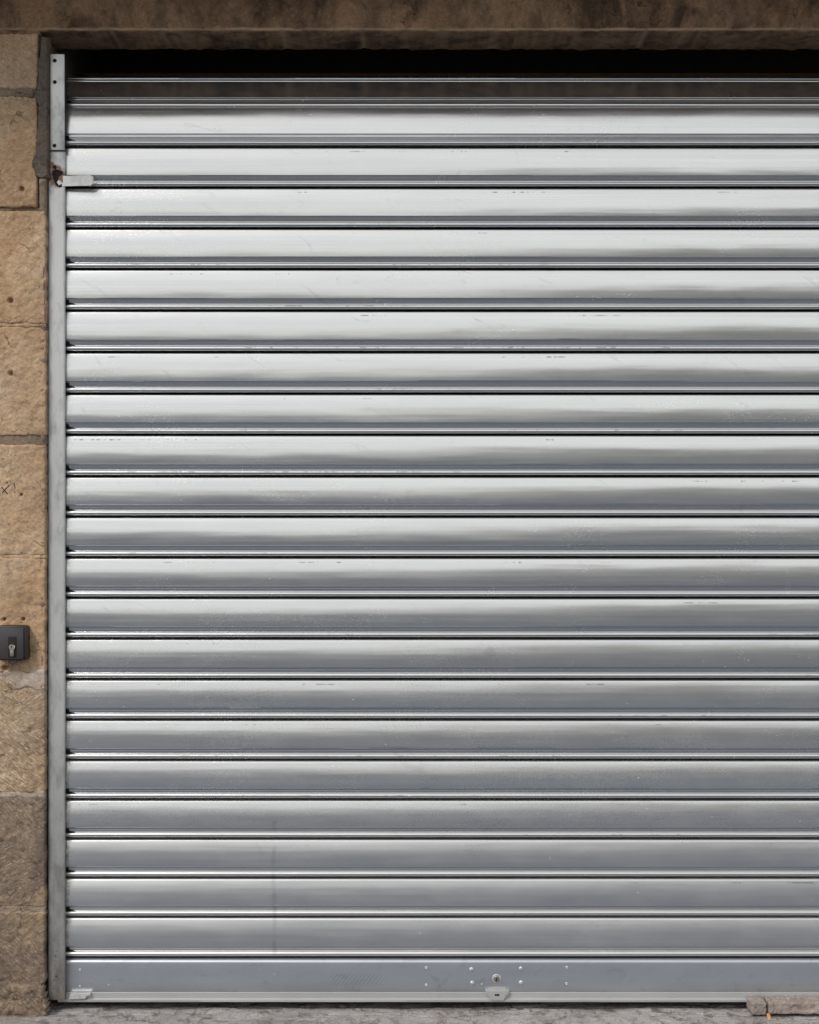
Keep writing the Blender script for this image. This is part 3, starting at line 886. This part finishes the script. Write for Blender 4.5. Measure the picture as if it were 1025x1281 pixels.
# end latch by the guide
outline_plate('end_latch', [P(a, b, -0.012) for a, b in ((88, 1243.2), (113.5, 1242.6), (113, 1245.4), (108.5, 1246.4), (106.5, 1249.8), (85.5, 1250.4), (87.5, 1247))], -0.004, -0.014, rail_material('bare_zinc', 0.60, 0.68, foot=False), on_bar)

# ---------------------------------------------------------------- guide rails
def guide_rail(x0, x1, label, detail):
    """channel: front strip with a rusted-through hole, side webs, lip"""
    ztop, zbot = P(0, 189.5, -0.02).z, P(0, 1251, -0.02).z
    t = thing('guide_rail', label, 'guide rail', ((x0 + x1) / 2, -0.02, zbot), group='vertical guide rails of the shutter')
    yf = -0.020
    blob = [(65, 214), (70, 211.5), (78, 214), (79, 217.5), (74, 221), (73, 224), (78, 228.5), (81, 230), (79, 233.5), (74, 234.5), (70, 232), (67.5, 226), (65.5, 219)]
    def inb(x, y):
        c = False; j = len(blob) - 1
        for i in range(len(blob)):
            xi, yi = blob[i]; xj, yj = blob[j]
            if (yi > y) != (yj > y) and x < (xj - xi) * (y - yi) / (yj - yi) + xi: c = not c
            j = i
        return c
    nxs = 28
    xs = [x0 + (x1 - x0) * i / nxs for i in range(nxs + 1)]
    zs = []
    z = zbot
    fz0, fz1 = P(0, 238, yf).z, P(0, 208, yf).z
    while z < ztop - 1e-6:
        zs.append(z)
        z += 0.0016 if (detail and fz0 - 0.01 < z < fz1 + 0.01) else 0.012
    zs.append(ztop)
    verts, faces = [], []
    for zq in zs:
        for i, xq in enumerate(xs):
            e = min(i, nxs - i)
            rd = (0.0016, 0.0004)[e] if e < 2 else 0
            verts.append((xq, yf + rd + 0.0006 * noise.noise(Vector((xq * 30, 0, zq * 9))), zq))
    for j in range(len(zs) - 1):
        for i in range(nxs):
            cx = (xs[i] + xs[i + 1]) / 2; cz = (zs[j] + zs[j + 1]) / 2
            if detail:
                k = MPP * (DIST + yf) / DIST
                if inb(cx / k + 512.5, 640.5 - (cz - CAM_H) / k): continue
            a = j * (nxs + 1) + i
            faces.append((a, a + 1, a + nxs + 2, a + nxs + 1))
    o = link_mesh('front_face', verts, faces, M['rail'], None, True); adopt(o, t)
    adopt(box('web', x0, x0 + 0.002, yf + 0.0017, 0.03, zbot, ztop, M['rail'], None), t)
    adopt(box('web', x1 - 0.002, x1, yf + 0.0017, -0.0075, zbot, ztop, M['rail'], None), t)
    adopt(box('channel_back', x0 + 0.0025, x1 + 0.02, 0.025, 0.03, zbot, ztop, M['dark'], None), t)
    adopt(box('shade_sheet', x0 + 0.003, x1 - 0.0025, -0.0165, -0.0155, zbot, ztop, M['dark'], None), t)  # added black sheet, stands in for the shade inside the channel
    return t
rx0, rx1 = P(60.2, 0, -0.02).x, P(81.0, 0, -0.02).x
gr = guide_rail(rx0, rx1, 'grey steel guide rail left of the shutter with a rusty torn hole near the top', True)
gr2 = guide_rail(X_RJ, X_RJ + 0.043, 'grey steel guide rail at the far right end of the shutter', False)
# top plate with screw holes
px0, px1 = P(63, 0, -0.026).x, P(80.7, 0, -0.026).x
pz0, pz1 = P(0, 187.5, -0.026).z, P(0, 67.5, -0.026).z
adopt(box('mounting_plate', px0, px1, -0.027, -0.0205, pz0, pz1, M['plate'], None, bevel=0.0012), gr)
adopt(box('plate_core', px0 + 0.002, px1 - 0.004, -0.0203, 0.02, pz0 + 0.002, pz1 - 0.003, M['dark'], None), gr)
for (px, py, yy) in ((68.6, 75.6, -0.027), (68.6, 102.4, -0.027), (68.2, 182.0, -0.027), (68.4, 208.8, -0.0205)):
    c = P(px, py, yy)
    disc_y('screw_dot', c.x, c.z, 0.0052, yy + 0.004, yy - 0.0009, M['dark'], lambda o: (adopt(o, gr), o)[1], 20, 0.0006)  # black discs put in for the shade inside open screw holes
# bent tab over the shutter
tx = [(78, 219.5), (113, 219.5), (115.5, 220.5), (117, 223), (117, 228), (115.5, 231), (113, 232.3), (78, 232.3)]
bm = bmesh.new()
n = 10
tabf = []
for side in (0, 1):
    row = []
    for i in range(n + 1):
        f = i / n
        px = 77 + (117.2 - 77) * f
        y = -0.0195 - 0.009 * f ** 0.8
        z0_, z1_ = 232.4, 219.4
        cut = max(0, (f - 0.93) / 0.07)
        z0_ -= 2.6 * cut ** 2; z1_ += 2.2 * cut ** 2
        yy = y + (0.0022 if side else 0)
        a = P(px, z0_, -0.024); b = P(px, z1_, -0.024)
        row.append((bm.verts.new((a.x, yy, a.z)), bm.verts.new((b.x, yy, b.z))))
    tabf.append(row)
for i in range(n):
    for row in tabf:
        bm.faces.new((row[i][0], row[i + 1][0], row[i + 1][1], row[i][1]))
    for k in (0, 1):
        bm.faces.new((tabf[0][i][k], tabf[0][i + 1][k], tabf[1][i + 1][k], tabf[1][i][k]))
bm.faces.new((tabf[0][n][0], tabf[0][n][1], tabf[1][n][1], tabf[1][n][0]))
adopt(from_bm('stop_tab', bm, M['tab'], None, True, R(30)), gr)
# torn curl of metal inside the hole
pts = [(71, 227.5), (75, 223), (79.5, 219.5), (80.5, 226), (79, 229), (73.5, 231.5)]
outline_plate('torn_lug', [P(a, b, -0.019) for a, b in pts], -0.0145, -0.0185, rail_material('torn_lug_metal', 0.5, 0.7, foot=False), lambda o: (adopt(o, gr), o)[1], bevel=0.0005)

# ---------------------------------------------------------------- key switch
KY = Y_WALL - 0.004
kx0, kx1 = P(-4, 0, KY - 0.03).x, P(33.3, 0, KY - 0.03).x
kz0, kz1 = P(0, 826.5, KY - 0.03).z, P(0, 783, KY - 0.03).z
ks = thing('key_switch', 'black box with a brass key cylinder on the stone left of the guide rail', 'key switch', ((kx0 + kx1) / 2, KY, kz0))
def kp(o): adopt(o, ks); return o
M['plastic'] = simple('charcoal_plastic', (0.022, 0.021, 0.021), 0.42, 0, 0.15, 200)
M['plastic2'] = simple('dark_grey_cover', (0.042, 0.038, 0.037), 0.38, 0, 0.2, 120)
kp(box('housing', kx0, kx1, KY - 0.030, Y_WALL + 0.02, kz0, kz1, M['plastic'], None, bevel=0.007))
cx0, cx1 = P(-0.5, 0, KY - 0.031).x, P(30, 0, KY - 0.031).x
cz0, cz1 = P(0, 824.6, KY - 0.031).z, P(0, 785.8, KY - 0.031).z
kp(box('seam', cx0 - 0.002, cx1 + 0.0012, KY - 0.0306, KY - 0.025, cz0 - 0.0012, cz1 + 0.0015, M['dark'], None))
kp(box('cover', cx0, cx1 - 0.001, KY - 0.0325, KY - 0.027, cz0, cz1, M['plastic2'], None, bevel=0.001))
a, b = P(10, 822.6, KY - 0.033), P(20.8, 796.5, KY - 0.033)
kp(box('cylinder_recess', a.x, b.x, KY - 0.0335, KY - 0.0318, a.z, b.z, M['dark'], None, bevel=0.0006))
c = P(15.0, 810, KY - 0.035)
cyl = disc_y('key_cylinder', c.x, c.z, 0.0082, KY - 0.033, KY - 0.0385, simple('polished_nickel', (0.72, 0.66, 0.56), 0.25, 1.0, 0.08, 200), kp)
kp(box('cylinder_body', c.x - 0.0052, c.x + 0.0052, KY - 0.0372, KY - 0.033, P(0, 821.3, KY - 0.035).z, c.z - 0.004, M['brassy'], None, bevel=0.0015))
kp(box('keyhole', c.x - 0.0011, c.x + 0.0011, KY - 0.0392, KY - 0.0384, c.z - 0.001, c.z + 0.0045, M['dark'], None))
c = P(28.6, 822.2, KY - 0.034)
disc_y('screw_dot', c.x, c.z, 0.0022, KY - 0.032, KY - 0.0332, M['dark'], kp, 14, 0.0004)

# ---------------------------------------------------------------- broken stone pieces at the right foot of the shutter
M['pink'] = stone_material('pinkish_broken_stone', [(0.24, 0.20, 0.18), (0.36, 0.31, 0.285), (0.47, 0.42, 0.395), (0.32, 0.20, 0.13)], (0.12, 0.10, 0.09), 0.45, 0.3, 0.7)
def fragment(px0, px1, py0, py1, label, seed):
    y0 = -0.062
    a, b = P(px0, py1, y0), P(px1, py0, y0)
    o = rock('stone_fragment', a.x, b.x, y0, -0.006, a.z, b.z, M['pink'], None, res=0.0026, rad=0.005, amp=0.004, seed=seed, dents=0.003, edge=0.003)
    o['label'] = label; o['category'] = 'stone piece'; o['group'] = 'broken stone pieces against the bottom bar'
    return o
fragment(940.5, 959.3, 1254.5, 1270.5, 'small squarish pinkish stone piece under the right part of the bottom bar', 301)
fragment(961.5, 1062, 1254.5, 1269.5, 'long broken pinkish stone piece with chipped lower edge at bottom right corner', 302)
# little terracotta stub below the gap between them
a = P(961.8, 1270, -0.066)
bm = bmesh.new()
path = [Vector((a.x, -0.062, a.z + 0.003)), Vector((a.x + 0.001, -0.075, a.z - 0.010)), Vector((a.x, -0.079, a.z - 0.024)), Vector((a.x - 0.001, -0.081, a.z - 0.040))]
rs = [0.0042, 0.0058, 0.0055, 0.0050]
vs = []
for p_, r_ in zip(path, rs):
    vs.append([bm.verts.new((p_.x + r_ * cos(2 * pi * i / 12), p_.y - r_ * 0.8 * sin(2 * pi * i / 12), p_.z + 0.001 * noise.noise(p_ * 90 + Vector((i, 0, 0))))) for i in range(12)])
for A, B in zip(vs[:-1], vs[1:]):
    for i in range(12): bm.faces.new((A[i], A[(i + 1) % 12], B[(i + 1) % 12], B[i]))
bm.faces.new(vs[0]); bm.faces.new(vs[-1])
o = from_bm('twig', bm, simple('orange_brown_bark', (0.50, 0.23, 0.09), 0.7, 0, 0.35, 150), None, True)
o['label'] = 'short orange brown stub poking out between the two broken stones'; o['category'] = 'stub'

# ---------------------------------------------------------------- across the street, behind the camera
M['plaster'] = simple('pale_limestone_front', (0.42, 0.39, 0.34), 0.9, 0, 0.12, 3)
M['slate'] = simple('zinc_roof', (0.16, 0.17, 0.19), 0.6, 0, 0.1, 3)
M['pane'] = simple('window_glass', (0.03, 0.035, 0.04), 0.08, 0, 0.1, 3)
def building(x0, x1, yb, depth, h, label, cols, floors, mat):
    t = thing('building', label, 'building', ((x0 + x1) / 2, yb, -0.03))
    o = box('facade', x0, x1, yb - depth, yb, -0.1, h, mat, None); adopt(o, t)
    o = box('roof', x0 - 0.3, x1 + 0.3, yb - depth - 0.3, yb + 0.3, h + 0.002, h + 0.45, M['slate'], None, bevel=0.15); adopt(o, t)
    fw = (x1 - x0) / cols; fh = h / floors
    for f in range(floors):
        for c in range(cols):
            cx = x0 + fw * (c + 0.5); z0 = fh * f + fh * 0.28
            o = box('window', cx - fw * 0.2, cx + fw * 0.2, yb - 0.05, yb + 0.06, z0, z0 + fh * 0.52, M['kerb'], None); adopt(o, t)
            q = box('pane', cx - fw * 0.17, cx + fw * 0.17, yb + 0.061, yb + 0.07, z0 + 0.06, z0 + fh * 0.52 - 0.06, M['pane'], None)
            q.parent = o; q.location = Vector((0, 0, 0)) - t.location - o.location
building(2.4, 46.0, -40.0, 9.0, 7.4, 'two storey pale stone building across the street behind the camera on the right', 12, 2, M['plaster'])
building(-60.0, -2.0, -70.0, 9.0, 4.2, 'long single storey pale building farther off behind the camera on the left', 14, 1, M['plaster'])
